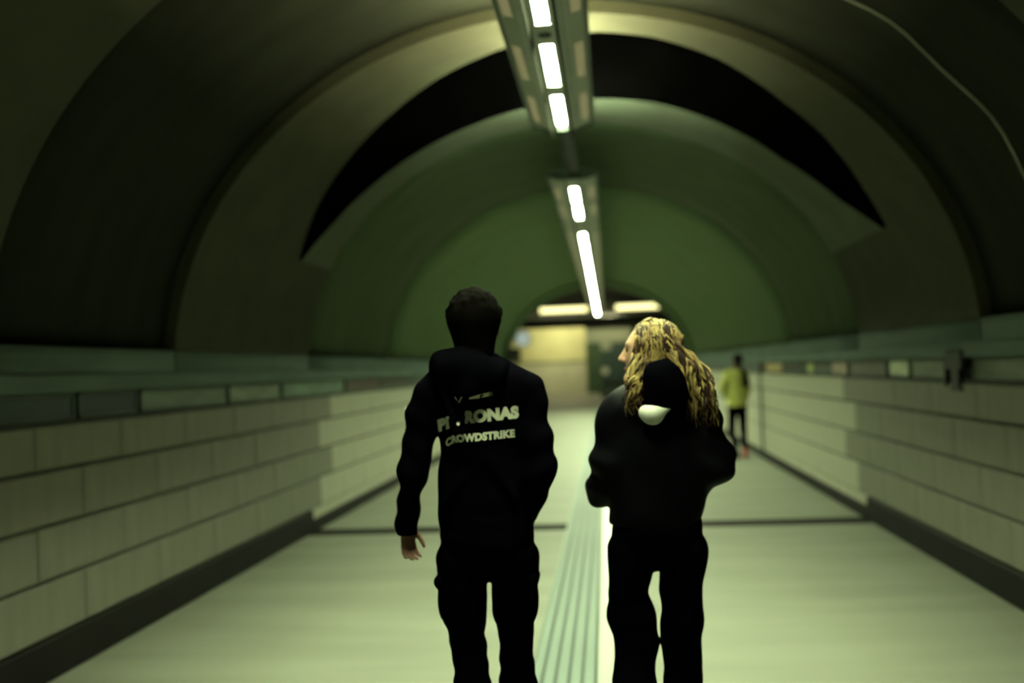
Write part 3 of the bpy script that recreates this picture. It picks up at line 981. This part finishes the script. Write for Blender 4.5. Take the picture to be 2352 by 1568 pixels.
hoodie = sdf_obj('hoodie', [
    cone((0.010, 0.0, 1.41), (0.020, 0.0, 1.06), 0.140, 0.148, 0.05, 0.76),
    cone((0.016, 0, 1.06), (0.026, 0, 1.0), 0.150, 0.150, 0.03, 0.76),
    cone((-0.135, -0.005, 1.45), (0.16, -0.005, 1.455), 0.066, 0.066, 0.05),
    cone((-0.05, -0.01, 1.525), (-0.15, 0, 1.445), 0.062, 0.066, 0.04),
    cone((0.06, -0.01, 1.53), (0.165, 0, 1.455), 0.060, 0.066, 0.04),
    cone((-0.165, 0, 1.42), (-0.230, 0.0, 1.17), 0.064, 0.050, 0.018),
    cone((-0.230, 0.0, 1.17), (-0.260, 0.05, 1.005), 0.050, 0.037, 0.010),
    cone((-0.257, 0.05, 1.02), (-0.262, 0.053, 0.965), 0.039, 0.037, 0.012),
    cone((0.186, 0, 1.43), (0.222, -0.045, 1.18), 0.066, 0.057, 0.04),
    cone((0.222, -0.045, 1.18), (0.162, 0.06, 1.03), 0.056, 0.046, 0.03),
    cone((-0.088, -0.108, 1.47), (-0.045, -0.112, 1.33), 0.012, 0.016, 0.03),
    cone((0.07, -0.105, 1.22), (0.14, -0.10, 1.10), 0.010, 0.012, 0.04),
    cone((-0.03, -0.108, 1.17), (-0.10, -0.10, 1.09), 0.010, 0.012, 0.04)],
    M['cloth'], man, 0.0055, hood_folds, clip=lambda X, Y, Z: (0.960 - Z) + 0 * X + 0 * Y)
hood = sdf_obj('hood', [
    ell((0.0, -0.055, 1.535), (0.125, 0.085, 0.060), 0.03),
    cone((-0.104, -0.03, 1.545), (-0.06, 0.05, 1.575), 0.044, 0.035, 0.03),
    cone((0.108, -0.03, 1.530), (0.07, 0.05, 1.56), 0.036, 0.032, 0.03),
    cone((-0.10, -0.05, 1.568), (-0.03, -0.07, 1.585), 0.030, 0.040, 0.03),
    cone((0.0, -0.09, 1.535), (0.0, -0.12, 1.475), 0.070, 0.040, 0.04),
    cone((-0.07, -0.09, 1.52), (-0.02, -0.125, 1.46), 0.045, 0.03, 0.04),
    cone((0.07, -0.09, 1.52), (0.02, -0.125, 1.46), 0.045, 0.03, 0.04)],
    M['hood'], man, 0.0055, lambda X, Y, Z: 0.004 * np.sin(40 * Z + 22 * X) + 0.003 * np.sin(55 * X - 20 * Z + 30 * Y))


def trouser_folds(X, Y, Z):
    low = np.clip((0.75 - Z) * 3, 0.2, 1)
    return (0.004 * np.sin(46 * Z + 14 * X + 2 * np.sin(19 * Z)) + 0.003 * np.sin(83 * Z - 40 * X + 20 * Y)) * low


sdf_obj('trousers', [
    cone((0.032, 0, 1.0), (0.030, 0, 0.965), 0.158, 0.164, 0.03, 0.78),
    cone((-0.062, 0, 0.88), (-0.060, 0.0, 0.70), 0.090, 0.077, 0.012),
    cone((-0.060, 0.0, 0.70), (-0.053, 0.02, 0.58), 0.077, 0.056, 0.01),
    cone((-0.052, 0.02, 0.58), (-0.043, 0.0, 0.45), 0.060, 0.060, 0.02),
    cone((-0.043, 0.0, 0.45), (-0.040, -0.03, 0.075), 0.060, 0.058, 0.02),
    cone((0.122, 0, 0.88), (0.114, 0.01, 0.70), 0.086, 0.076, 0.006),
    cone((0.114, 0.01, 0.70), (0.112, 0.04, 0.63), 0.076, 0.058, 0.01),
    cone((0.112, 0.04, 0.63), (0.114, 0.05, 0.45), 0.060, 0.059, 0.02),
    cone((0.114, 0.05, 0.45), (0.116, 0.06, 0.075), 0.059, 0.058, 0.02)],
    M['jean'], man, 0.0055, trouser_folds, clip=lambda X, Y, Z: (0.035 - Z) + 0 * X + 0 * Y)
sdf_obj('cargo_pocket', [ell((-0.128, 0.0, 0.745), (0.022, 0.065, 0.075), 0.02), cone((-0.134, -0.05, 0.815), (-0.134, 0.05, 0.815), 0.021, 0.021, 0.02)],
        M['jean'], man, 0.0055)
sdf_obj('cargo_pocket', [ell((0.180, 0.0, 0.745), (0.020, 0.065, 0.075), 0.02), cone((0.186, -0.05, 0.815), (0.186, 0.05, 0.815), 0.019, 0.019, 0.02)],
        M['jean'], man, 0.0055)
shoe(man, -0.045, -0.01, 0.08, M['shoe'])
shoe(man, 0.118, 0.09, -0.08, M['shoe'])

# short tousled hair
hairp = [ell((0.012, 0.006, 1.728), (0.091, 0.103, 0.088), 0.02), cone((0.012, -0.020, 1.70), (0.014, -0.022, 1.605), 0.089, 0.068, 0.03)]
rnd = random.Random(3)
for k in range(150):
    th = rnd.uniform(0, 2 * pi)
    ph = rnd.uniform(-0.15, pi / 2)
    n = Vector((math.cos(th) * math.cos(ph), math.sin(th) * math.cos(ph), math.sin(ph)))
    if n.y > 0.3 and n.z < 0.45:
        continue
    p = np.array((0.012 + n.x * 0.084, 0.006 + n.y * 0.096, 1.725 + n.z * 0.083))
    d = np.array((n.x * 0.5 + rnd.uniform(-0.8, 0.8), n.y * 0.5 + rnd.uniform(-0.8, 0.8), n.z * 0.4 + rnd.uniform(-0.5, 0.5)))
    hairp.append(cone(p, p + d * 0.011, rnd.uniform(0.009, 0.015), 0.006, 0.012))
sdf_obj('hair', hairp, M['hair_dark'], man, 0.0045)


# printed lettering on the back
def bvh_of(o):
    me = o.data
    return BVHTree.FromPolygons([v.co.copy() for v in me.vertices], [tuple(p.vertices) for p in me.polygons])


HB = bvh_of(hoodie)


def text_mesh(txt, bold):
    cu = bpy.data.curves.new('txt', 'FONT')
    cu.body = txt
    cu.size = 1.0
    cu.offset = bold
    cu.space_character = 1.06
    cu.resolution_u = 4
    to = bpy.data.objects.new('txt', cu)
    COL.objects.link(to)
    dg = bpy.context.evaluated_depsgraph_get()
    dg.update()
    me = bpy.data.meshes.new_from_object(to.evaluated_get(dg))
    bpy.data.objects.remove(to)
    bpy.data.curves.remove(cu)
    bm = bmesh.new()
    bm.from_mesh(me)
    bpy.data.meshes.remove(me)
    bmesh.ops.triangulate(bm, faces=bm.faces[:])
    for _ in range(2):
        long = [e for e in bm.edges if e.calc_length() > 0.14]
        if not long:
            break
        bmesh.ops.subdivide_edges(bm, edges=long, cuts=1, use_grid_fill=False)
        bmesh.ops.triangulate(bm, faces=bm.faces[:])
    return bm


def print_on(bm, place, name, parent, drop=None, bvh=HB, direction=Vector((0, 1, 0)), off=0.0025, m=None):
    xs = [v.co.x for v in bm.verts]
    ys = [v.co.y for v in bm.verts]
    x0, x1, y0, y1 = min(xs), max(xs), min(ys), max(ys)
    bm.verts.index_update()
    bm.faces.index_update()
    if drop:
        kill = []
        for f in bm.faces:
            c = f.calc_center_median()
            if drop((c.x - x0) / (x1 - x0), (c.y - y0) / (y1 - y0)):
                kill.append(f)
        bmesh.ops.delete(bm, geom=kill, context='FACES')
    for v in bm.verts:
        p = place((v.co.x - x0) / (x1 - x0), (v.co.y - y0) / (y1 - y0))
        hit = bvh.ray_cast(Vector(p) - direction * 0.6, direction)
        q = hit[0] if hit[0] is not None else Vector(p)
        v.co = q - direction * off
    # one object per printed letter
    bm.verts.index_update()
    bm.faces.index_update()
    seen, first = set(), None
    bm.faces.ensure_lookup_table()
    for f0 in list(bm.faces):
        if f0.index in seen:
            continue
        stack, isl = [f0], []
        seen.add(f0.index)
        while stack:
            f = stack.pop()
            isl.append(f)
            for v in f.verts:
                for g in v.link_faces:
                    if g.index not in seen:
                        seen.add(g.index)
                        stack.append(g)
        if len(isl) < 4:
            continue
        b2, vm = bmesh.new(), {}
        for f in isl:
            b2.faces.new([vm.setdefault(v.index, None) or vm.__setitem__(v.index, b2.verts.new(v.co)) or vm[v.index] for v in f.verts])
        o = bm_obj(name, b2, m or M['print'], parent)
        first = first or o
    return first


def droop(u, k=0.34):
    return max(0.0, k - u) / k


o = print_on(text_mesh('PETRONAS', 0.075),
             lambda u, v: (-0.122 + 0.284 * (u ** 0.94), 0, 1.349 + 0.016 * u - 0.024 * droop(u) ** 1.2 + 0.044 * v),
             'printed_letter', hoodie, lambda u, v: 0.165 < u < 0.345 and not (0.255 < u < 0.32 and v < 0.30))
pass
o = print_on(text_mesh('CROWDSTRIKE', 0.06),
             lambda u, v: (-0.093 + 0.238 * u, 0, 1.290 + 0.011 * u - 0.016 * droop(u, 0.15) + 0.028 * v),
             'printed_letter', hoodie)
pass
# small row above: a faint V-shaped emblem and a short bar of tiny lettering
bm = bmesh.new()
for (p, q, w) in (((-0.045, 1.447), (-0.034, 1.424), 0.0035), ((-0.018, 1.447), (-0.034, 1.424), 0.0018)):
    for s in range(4):
        a = Vector(p).lerp(Vector(q), s / 4)
        b = Vector(p).lerp(Vector(q), (s + 1) / 4)
        vs = [bm.verts.new((a.x - w, a.y, 0)), bm.verts.new((a.x + w, a.y, 0)), bm.verts.new((b.x + w, b.y, 0)), bm.verts.new((b.x - w, b.y, 0))]
        bm.faces.new(vs)
HH = bvh_of(hood)


def on_back(v):
    best = None
    for bb in (HB, HH):
        hit = bb.ray_cast(Vector((v.co.x, -0.6, v.co.y)), Vector((0, 1, 0)))
        if hit[0] is not None and (best is None or hit[0].y < best.y):
            best = hit[0]
    return best - Vector((0, 0.003, 0))


for v in bm.verts:
    v.co = on_back(v)
o = bm_obj('emblem', bm, M['print'], hoodie)
o['label'] = 'faint pale V-shaped emblem'
bm = bmesh.new()
NS = 14
for k in range(NS):
    u0, u1 = k / NS, (k + 1) / NS
    h0 = 0.005 + 0.008 * min(1, u0 * 2.2) - 0.0018 * (abs(u0 - 0.55) < 0.07)
    h1 = 0.005 + 0.008 * min(1, u1 * 2.2) - 0.0018 * (abs(u1 - 0.55) < 0.07)
    vs = []
    for (u, s, h) in ((u0, -1, h0), (u1, -1, h1), (u1, 1, h1), (u0, 1, h0)):
        vs.append(bm.verts.new((0.007 + 0.071 * u, 1.441 + 0.012 * u + s * h / 2, 0)))
    bm.faces.new(vs)
for v in bm.verts:
    v.co = on_back(v)
o = bm_obj('back_print', bm, M['print'], hoodie)
o['label'] = 'short pale line of tiny lettering'
# marks down the left sleeve
for (z, hh, ww) in ((1.413, 0.006, 0.012), (1.395, 0.004, 0.010), (1.352, 0.008, 0.014), (1.334, 0.005, 0.010)):
    bm = bmesh.new()
    for i in range(4):
        for j in range(2):
            pass
    vs = []
    for (yy, zz) in ((-ww, -hh), (ww, -hh), (ww, hh), (-ww, hh)):
        src = Vector((-0.6, -0.018 + yy, z + zz + 0.25 * yy))
        hit = HB.ray_cast(src, Vector((1, 0, 0)))
        vs.append(bm.verts.new((hit[0] if hit[0] is not None else Vector((-0.22, yy, z + zz))) - Vector((0.003, 0, 0))))
    bm.faces.new(vs)
    o = bm_obj('sleeve_print', bm, M['print'], hoodie)

# ---------------------------------------------------------------- woman with long wavy hair
wom = empty('person', (0.442, 3.55, 0))
tag(wom, 'person with long wavy golden hair in a puffy black jacket, face turned left', 'person')
HC = (0.005, 0.0, 1.578)
HYAW = math.radians(80)
hp, eyes, mouth = head_prims(HC, HYAW, 1.0)
body = hp + [
    cone((0.012, 0.0, 1.53), (0.01, -0.01, 1.38), 0.050, 0.056, 0.03),
    cone((0.0, 0, 1.30), (0.0, 0, 1.04), 0.105, 0.095, 0.05, 0.70),
    cone((-0.09, 0, 1.35), (0.12, 0, 1.35), 0.045, 0.045, 0.04),
    cone((0.0, 0, 1.0), (0.0, 0, 0.975), 0.105, 0.115, 0.04, 0.72),
    cone((-0.10, 0, 1.34), (-0.155, -0.02, 1.18), 0.042, 0.036, 0.03),
    cone((-0.155, -0.02, 1.18), (-0.185, 0.06, 1.09), 0.036, 0.026, 0.03),
    cone((0.145, 0, 1.34), (0.20, -0.03, 1.17), 0.042, 0.036, 0.03),
    cone((0.20, -0.03, 1.17), (0.10, 0.11, 1.08), 0.036, 0.026, 0.03),
    cone((-0.092, 0, 0.88), (-0.105, 0.01, 0.50), 0.050, 0.036, 0.02),
    cone((-0.105, 0.01, 0.50), (-0.10, -0.05, 0.07), 0.036, 0.030, 0.03),
    cone((0.082, 0, 0.88), (0.072, 0.02, 0.50), 0.050, 0.036, 0.02),
    cone((0.072, 0.02, 0.50), (0.07, 0.05, 0.07), 0.036, 0.030, 0.03)]
body += hand_prims((-0.186, 0.065, 1.085), (0.5, 0.75, -0.3), (0.3, 0.0, -0.9), (0.8, -0.4, 0), 0.5, 0.85, 1)
body += hand_prims((0.095, 0.115, 1.078), (-0.75, 0.45, -0.2), (-0.2, 0.0, -0.9), (-0.4, -0.8, 0), 0.5, 0.85, 1)
bo = sdf_obj('body', body, M['skin'], wom, 0.0048)
face_bits(wom, bo, eyes, mouth, 0.012)


def puff(X, Y, Z):
    arm = np.clip((np.abs(X) - 0.13) * 14, 0, 1)
    f = 0.0055 * np.sin(52 * Z + 16 * X + 2.2 * np.sin(9 * X + 8 * Z)) * arm
    f = f + 0.0045 * np.sin(30 * Z - 18 * X + 2.0 * np.sin(14 * X)) * (1 - 0.5 * arm)
    return f


jacket = sdf_obj('jacket', [
    cone((0.008, 0.0, 1.315), (0.0, 0.0, 1.10), 0.158, 0.165, 0.05, 0.80),
    cone((0.0, 0, 1.10), (-0.008, 0, 1.03), 0.163, 0.156, 0.04, 0.80),
    cone((-0.008, 0, 1.03), (-0.008, 0, 0.99), 0.152, 0.150, 0.02, 0.80),
    cone((-0.09, 0, 1.365), (0.14, 0, 1.355), 0.066, 0.066, 0.05),
    cone((-0.03, 0, 1.42), (-0.10, 0, 1.365), 0.062, 0.07, 0.04),
    cone((0.05, 0, 1.42), (0.14, 0, 1.36), 0.062, 0.07, 0.04),
    cone((-0.112, -0.01, 1.35), (-0.150, -0.02, 1.195), 0.078, 0.076, 0.04),
    cone((-0.150, -0.02, 1.195), (-0.186, 0.045, 1.085), 0.070, 0.064, 0.02),
    cone((0.150, -0.01, 1.345), (0.196, -0.035, 1.185), 0.078, 0.078, 0.04),
    cone((0.196, -0.035, 1.185), (0.115, 0.09, 1.085), 0.074, 0.060, 0.03)],
    M['jacket'], wom, 0.0055, puff, clip=lambda X, Y, Z: (0.975 - Z) + 0 * X + 0 * Y)
sdf_obj('hood', [ell((0.038, -0.130, 1.462), (0.076, 0.058, 0.082), 0.03),
                 cone((0.035, -0.12, 1.505), (0.045, -0.10, 1.53), 0.045, 0.02, 0.03),
                 cone((-0.06, -0.04, 1.40), (0.03, -0.11, 1.42), 0.05, 0.05, 0.03),
                 cone((0.12, -0.04, 1.40), (0.05, -0.11, 1.42), 0.05, 0.05, 0.03)],
        M['hood'], wom, 0.0055, lambda X, Y, Z: 0.003 * np.sin(45 * Z + 30 * X))
o = sdf_obj('hood_lining', [cone((-0.030, -0.148, 1.372), (0.0, -0.156, 1.362), 0.022, 0.026, 0.02), cone((0.0, -0.156, 1.362), (0.048, -0.150, 1.380), 0.024, 0.008, 0.02),
                            ell((-0.012, -0.150, 1.352), (0.028, 0.016, 0.022), 0.02)], M['tag'], wom, 0.0045)
o['label'] = 'white patch of lining below the hood'
sdf_obj('trousers', [
    cone((-0.006, 0, 1.0), (-0.002, 0, 0.965), 0.152, 0.160, 0.03, 0.80),
    cone((-0.090, 0, 0.88), (-0.116, 0.0, 0.735), 0.086, 0.068, 0.01),
    cone((-0.112, 0.0, 0.735), (-0.104, 0.02, 0.645), 0.068, 0.083, 0.008),
    cone((-0.103, 0.02, 0.645), (-0.093, 0.0, 0.55), 0.084, 0.073, 0.02),
    cone((-0.093, 0.0, 0.55), (-0.101, -0.03, 0.415), 0.073, 0.074, 0.02),
    cone((-0.101, -0.03, 0.415), (-0.100, -0.05, 0.07), 0.074, 0.085, 0.02),
    cone((0.086, 0, 0.88), (0.074, 0.01, 0.735), 0.086, 0.074, 0.006),
    cone((0.074, 0.01, 0.735), (0.075, 0.02, 0.62), 0.074, 0.072, 0.008),
    cone((0.074, 0.02, 0.62), (0.068, 0.03, 0.415), 0.073, 0.064, 0.02),
    cone((0.068, 0.03, 0.415), (0.070, 0.05, 0.07), 0.064, 0.080, 0.02)],
    M['jean'], wom, 0.0055, lambda X, Y, Z: 0.0025 * np.sin(31 * Z + 20 * X) + 0.002 * np.sin(60 * X + 9 * Z),
    clip=lambda X, Y, Z: (0.03 - Z) + 0 * X + 0 * Y)
shoe(wom, -0.10, -0.02, 0.08, M['shoe'], 0.25)
shoe(wom, 0.07, 0.08, -0.05, M['shoe'], 0.25)

# hair: a soft cap with wavy locks growing from it
rnd = random.Random(11)
hroot = sdf_obj('hair', [
    ell((0.022, -0.004, 1.602), (0.092, 0.086, 0.088), 0.03),
    ell((-0.005, -0.040, 1.570), (0.056, 0.040, 0.070), 0.03),
    cone((0.055, -0.02, 1.56), (0.110, -0.03, 1.46), 0.070, 0.060, 0.04),
    cone((0.110, -0.03, 1.46), (0.150, -0.055, 1.40), 0.060, 0.045, 0.04),
    cone((-0.020, -0.045, 1.53), (-0.055, -0.06, 1.46), 0.036, 0.028, 0.03)],
    M['hair_gold'], wom, 0.006,
    lambda X, Y, Z: 0.006 * np.sin(70 * X + 25 * np.sin(9 * Z) + 20 * Y) + 0.004 * np.sin(40 * Z + 60 * X),
    clip=lambda X, Y, Z: np.maximum(-(X + 0.050) - 0.1 * (Z - 1.58), -1.0) + 0 * Y)


def lock(bm, start, end, sag, wave, r0, turns, seed):
    rr = random.Random(seed)
    p0, p1 = Vector(start), Vector(end)
    n = 16
    ax = (p1 - p0).normalized()
    u = ax.cross(Vector((0, 1, 0.2))).normalized()
    v = ax.cross(u)
    ph = rr.uniform(0, 2 * pi)
    pts, rad = [], []
    for i in range(n):
        t = i / (n - 1)
        p = p0.lerp(p1, t) + Vector(sag) * math.sin(pi * t)
        w = wave * (0.25 + t)
        p += u * math.cos(ph + turns * 2 * pi * t) * w + v * math.sin(ph + turns * 2 * pi * t) * w
        pts.append(p)
        rad.append(r0 * (0.75 + 0.5 * math.sin(pi * min(1, t * 1.15))) * (1 - 0.75 * max(0, t - 0.55) / 0.45))
    tube_bm(bm, pts, rad, 6)


bmA, bmB, bmC = bmesh.new(), bmesh.new(), bmesh.new()
seed = 0


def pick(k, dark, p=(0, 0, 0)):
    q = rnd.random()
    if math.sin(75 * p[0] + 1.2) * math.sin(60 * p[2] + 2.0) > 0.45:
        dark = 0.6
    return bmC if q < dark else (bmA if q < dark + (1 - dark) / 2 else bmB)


for k in range(300):                # down the back and over the right shoulder
    a = rnd.uniform(0, 1)
    st = (0.03 + 0.085 * a + rnd.uniform(-0.01, 0.01), rnd.uniform(-0.10, 0.0), 1.61 - 0.10 * a + rnd.uniform(-0.03, 0.05))
    b = rnd.uniform(0, 1) ** 0.8
    en = (0.130 + 0.085 * b + rnd.uniform(-0.02, 0.01), rnd.uniform(-0.14, -0.02), 1.42 - 0.12 * rnd.random())
    seed += 1
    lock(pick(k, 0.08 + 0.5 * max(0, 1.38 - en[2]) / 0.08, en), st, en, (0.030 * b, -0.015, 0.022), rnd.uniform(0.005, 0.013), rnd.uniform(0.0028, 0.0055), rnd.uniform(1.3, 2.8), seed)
for k in range(95):                 # in front of the hood, under the chin
    st = (-0.02 + rnd.uniform(-0.045, 0.035), rnd.uniform(-0.10, -0.05), 1.555 + rnd.uniform(-0.04, 0.02))
    en = (-0.062 + rnd.uniform(-0.034, 0.034), rnd.uniform(-0.14, -0.06), 1.385 + rnd.uniform(-0.03, 0.06))
    seed += 1
    lock(pick(k, 0.2, st), st, en, (-0.012, -0.015, 0), rnd.uniform(0.006, 0.014), rnd.uniform(0.0026, 0.005), rnd.uniform(1.4, 2.4), seed)
HCn, HR = (0.020, -0.004, 1.598), (0.096, 0.094, 0.093)
for k in range(420):                # hugging the crown and the side of the head
    rr = random.Random(1000 + k)
    xs = rr.uniform(-0.050, 0.104)
    zs = rr.uniform(1.60, 1.692)
    drift = rr.uniform(-0.012, 0.02) + 0.25 * (xs - 0.02)
    zl = rr.uniform(0.09, 0.20)
    ph, tw = rr.uniform(0, 6.28), rr.uniform(0.6, 1.5)
    back = rr.random() < 0.18
    pts, rad = [], []
    for i in range(12):
        t = i / 11
        x = xs + drift * t + 0.004 * math.sin(ph + 6.28 * tw * t)
        z = zs - zl * t
        q = 1 - ((x - HCn[0]) / HR[0]) ** 2 - ((z - HCn[2]) / HR[2]) ** 2 if z > HCn[2] else 1 - ((x - HCn[0]) / HR[0]) ** 2
        y = HR[1] * math.sqrt(max(0.0, q)) * (1 + 0.05 * math.sin(ph * 3 + i))
        if q < 0:
            f = 1 / math.sqrt(1 - q)
            x = HCn[0] + (x - HCn[0]) * f
            z = HCn[2] + (z - HCn[2]) * f if z > HCn[2] else z
        pts.append((x, HCn[1] + (y if back else -y), z))
        rad.append(rr.uniform(0.0028, 0.0048) * (1 - 0.6 * t))
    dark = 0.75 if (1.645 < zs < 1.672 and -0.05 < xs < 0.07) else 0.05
    tube_bm(pick(k, dark, pts[6]), pts, rad, 5)
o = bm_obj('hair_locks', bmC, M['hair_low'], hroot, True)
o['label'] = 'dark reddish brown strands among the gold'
bm_obj('hair_locks', bmA, M['hair_gold'], hroot, True)
bm_obj('hair_locks', bmB, M['hair_gold2'], hroot, True)

# ---------------------------------------------------------------- person in yellow further down the passage
yel = empty('person', (2.30, 16.0, 0))
tag(yel, 'person in a yellow top and black trousers by the right wall', 'person')
hp, eyes, mouth = head_prims((0.045, 0.0, 1.545), 0.15, 0.95)
body = hp + [
    cone((0.045, 0.0, 1.50), (0.02, 0, 1.36), 0.048, 0.055, 0.03),
    cone((0.01, 0, 1.28), (0.0, 0, 1.0), 0.105, 0.10, 0.05, 0.7),
    cone((-0.10, 0, 1.33), (0.13, 0, 1.33), 0.045, 0.045, 0.04),
    cone((0.0, 0, 0.93), (0.0, 0, 0.84), 0.115, 0.12, 0.05, 0.75),
    cone((-0.12, 0, 1.32), (-0.225, -0.05, 1.12), 0.04, 0.035, 0.03),
    cone((-0.225, -0.05, 1.12), (-0.15, 0.10, 0.98), 0.034, 0.025, 0.03),
    cone((0.15, 0, 1.32), (0.17, -0.02, 1.08), 0.04, 0.035, 0.03),
    cone((0.17, -0.02, 1.08), (0.15, 0.09, 0.93), 0.034, 0.025, 0.03),
    cone((-0.06, 0, 0.82), (-0.09, 0.05, 0.46), 0.058, 0.042, 0.04),
    cone((-0.09, 0.05, 0.46), (-0.06, -0.12, 0.09), 0.042, 0.03, 0.03),
    cone((0.08, 0, 0.82), (0.09, 0.06, 0.46), 0.058, 0.042, 0.04),
    cone((0.09, 0.06, 0.46), (0.11, 0.12, 0.08), 0.042, 0.03, 0.03)]
body += hand_prims((-0.145, 0.105, 0.975), (0.3, 0.4, -0.8), (0.5, 0.5, 0.0), (0.6, -0.5, 0), 0.5, 0.85, 1)
body += hand_prims((0.15, 0.095, 0.925), (-0.05, 0.3, -0.9), (-0.6, 0.6, 0.0), (-0.5, -0.5, 0), 0.5, 0.85, 1)
bo = sdf_obj('body', body, M['skin_dark'], yel, 0.0065)
face_bits(yel, bo, eyes, mouth)
sdf_obj('top', [
    cone((0.0, 0, 1.28), (0.0, 0, 1.0), 0.135, 0.145, 0.05, 0.75),
    cone((0.0, 0, 1.0), (0.0, 0, 0.85), 0.148, 0.155, 0.03, 0.78),
    cone((-0.11, 0, 1.345), (0.135, 0, 1.345), 0.055, 0.055, 0.04),
    cone((-0.125, 0, 1.345), (-0.225, -0.05, 1.12), 0.058, 0.056, 0.03),
    cone((-0.225, -0.05, 1.12), (-0.155, 0.09, 0.99), 0.055, 0.045, 0.02),
    cone((0.15, 0, 1.335), (0.172, -0.02, 1.08), 0.055, 0.05, 0.03),
    cone((0.172, -0.02, 1.08), (0.152, 0.085, 0.94), 0.048, 0.04, 0.02)],
    M['yellow'], yel, 0.008, lambda X, Y, Z: 0.004 * np.sin(30 * Z + 20 * X), clip=lambda X, Y, Z: (0.825 - Z) + 0 * X + 0 * Y)
sdf_obj('trousers', [
    cone((0.0, 0, 0.92), (0.0, 0, 0.82), 0.138, 0.145, 0.04, 0.8),
    cone((-0.07, 0, 0.80), (-0.09, 0.05, 0.46), 0.078, 0.058, 0.02),
    cone((-0.09, 0.05, 0.46), (-0.06, -0.11, 0.12), 0.056, 0.046, 0.02),
    cone((0.078, 0, 0.80), (0.09, 0.06, 0.46), 0.078, 0.058, 0.02),
    cone((0.09, 0.06, 0.46), (0.11, 0.12, 0.12), 0.056, 0.046, 0.02)],
    M['jean'], yel, 0.008)
sdf_obj('hair', [ell((0.045, -0.012, 1.572), (0.085, 0.098, 0.085), 0.02), cone((0.045, -0.05, 1.55), (0.045, -0.045, 1.50), 0.058, 0.05, 0.03)],
        M['hair_black'], yel, 0.008, lambda X, Y, Z: 0.004 * np.sin(90 * X + 50 * Z) * np.sin(80 * Y + 40 * Z))
bag = sdf_obj('shoulder_bag', [cone((0.12, -0.10, 1.36), (0.14, -0.11, 1.16), 0.03, 0.05, 0.02), cone((0.10, -0.05, 1.40), (0.12, 0.06, 1.36), 0.022, 0.022, 0.02),
                               cone((0.10, -0.05, 1.40), (0.12, -0.10, 1.36), 0.022, 0.028, 0.02)], M['cloth'], yel, 0.008)
bag['label'] = 'dark shoulder bag with strap'
shoe(yel, -0.06, -0.10, 0.1, M['shoe'], 0.24)
shoe(yel, 0.11, 0.14, -0.1, M['redshoe'], 0.24)
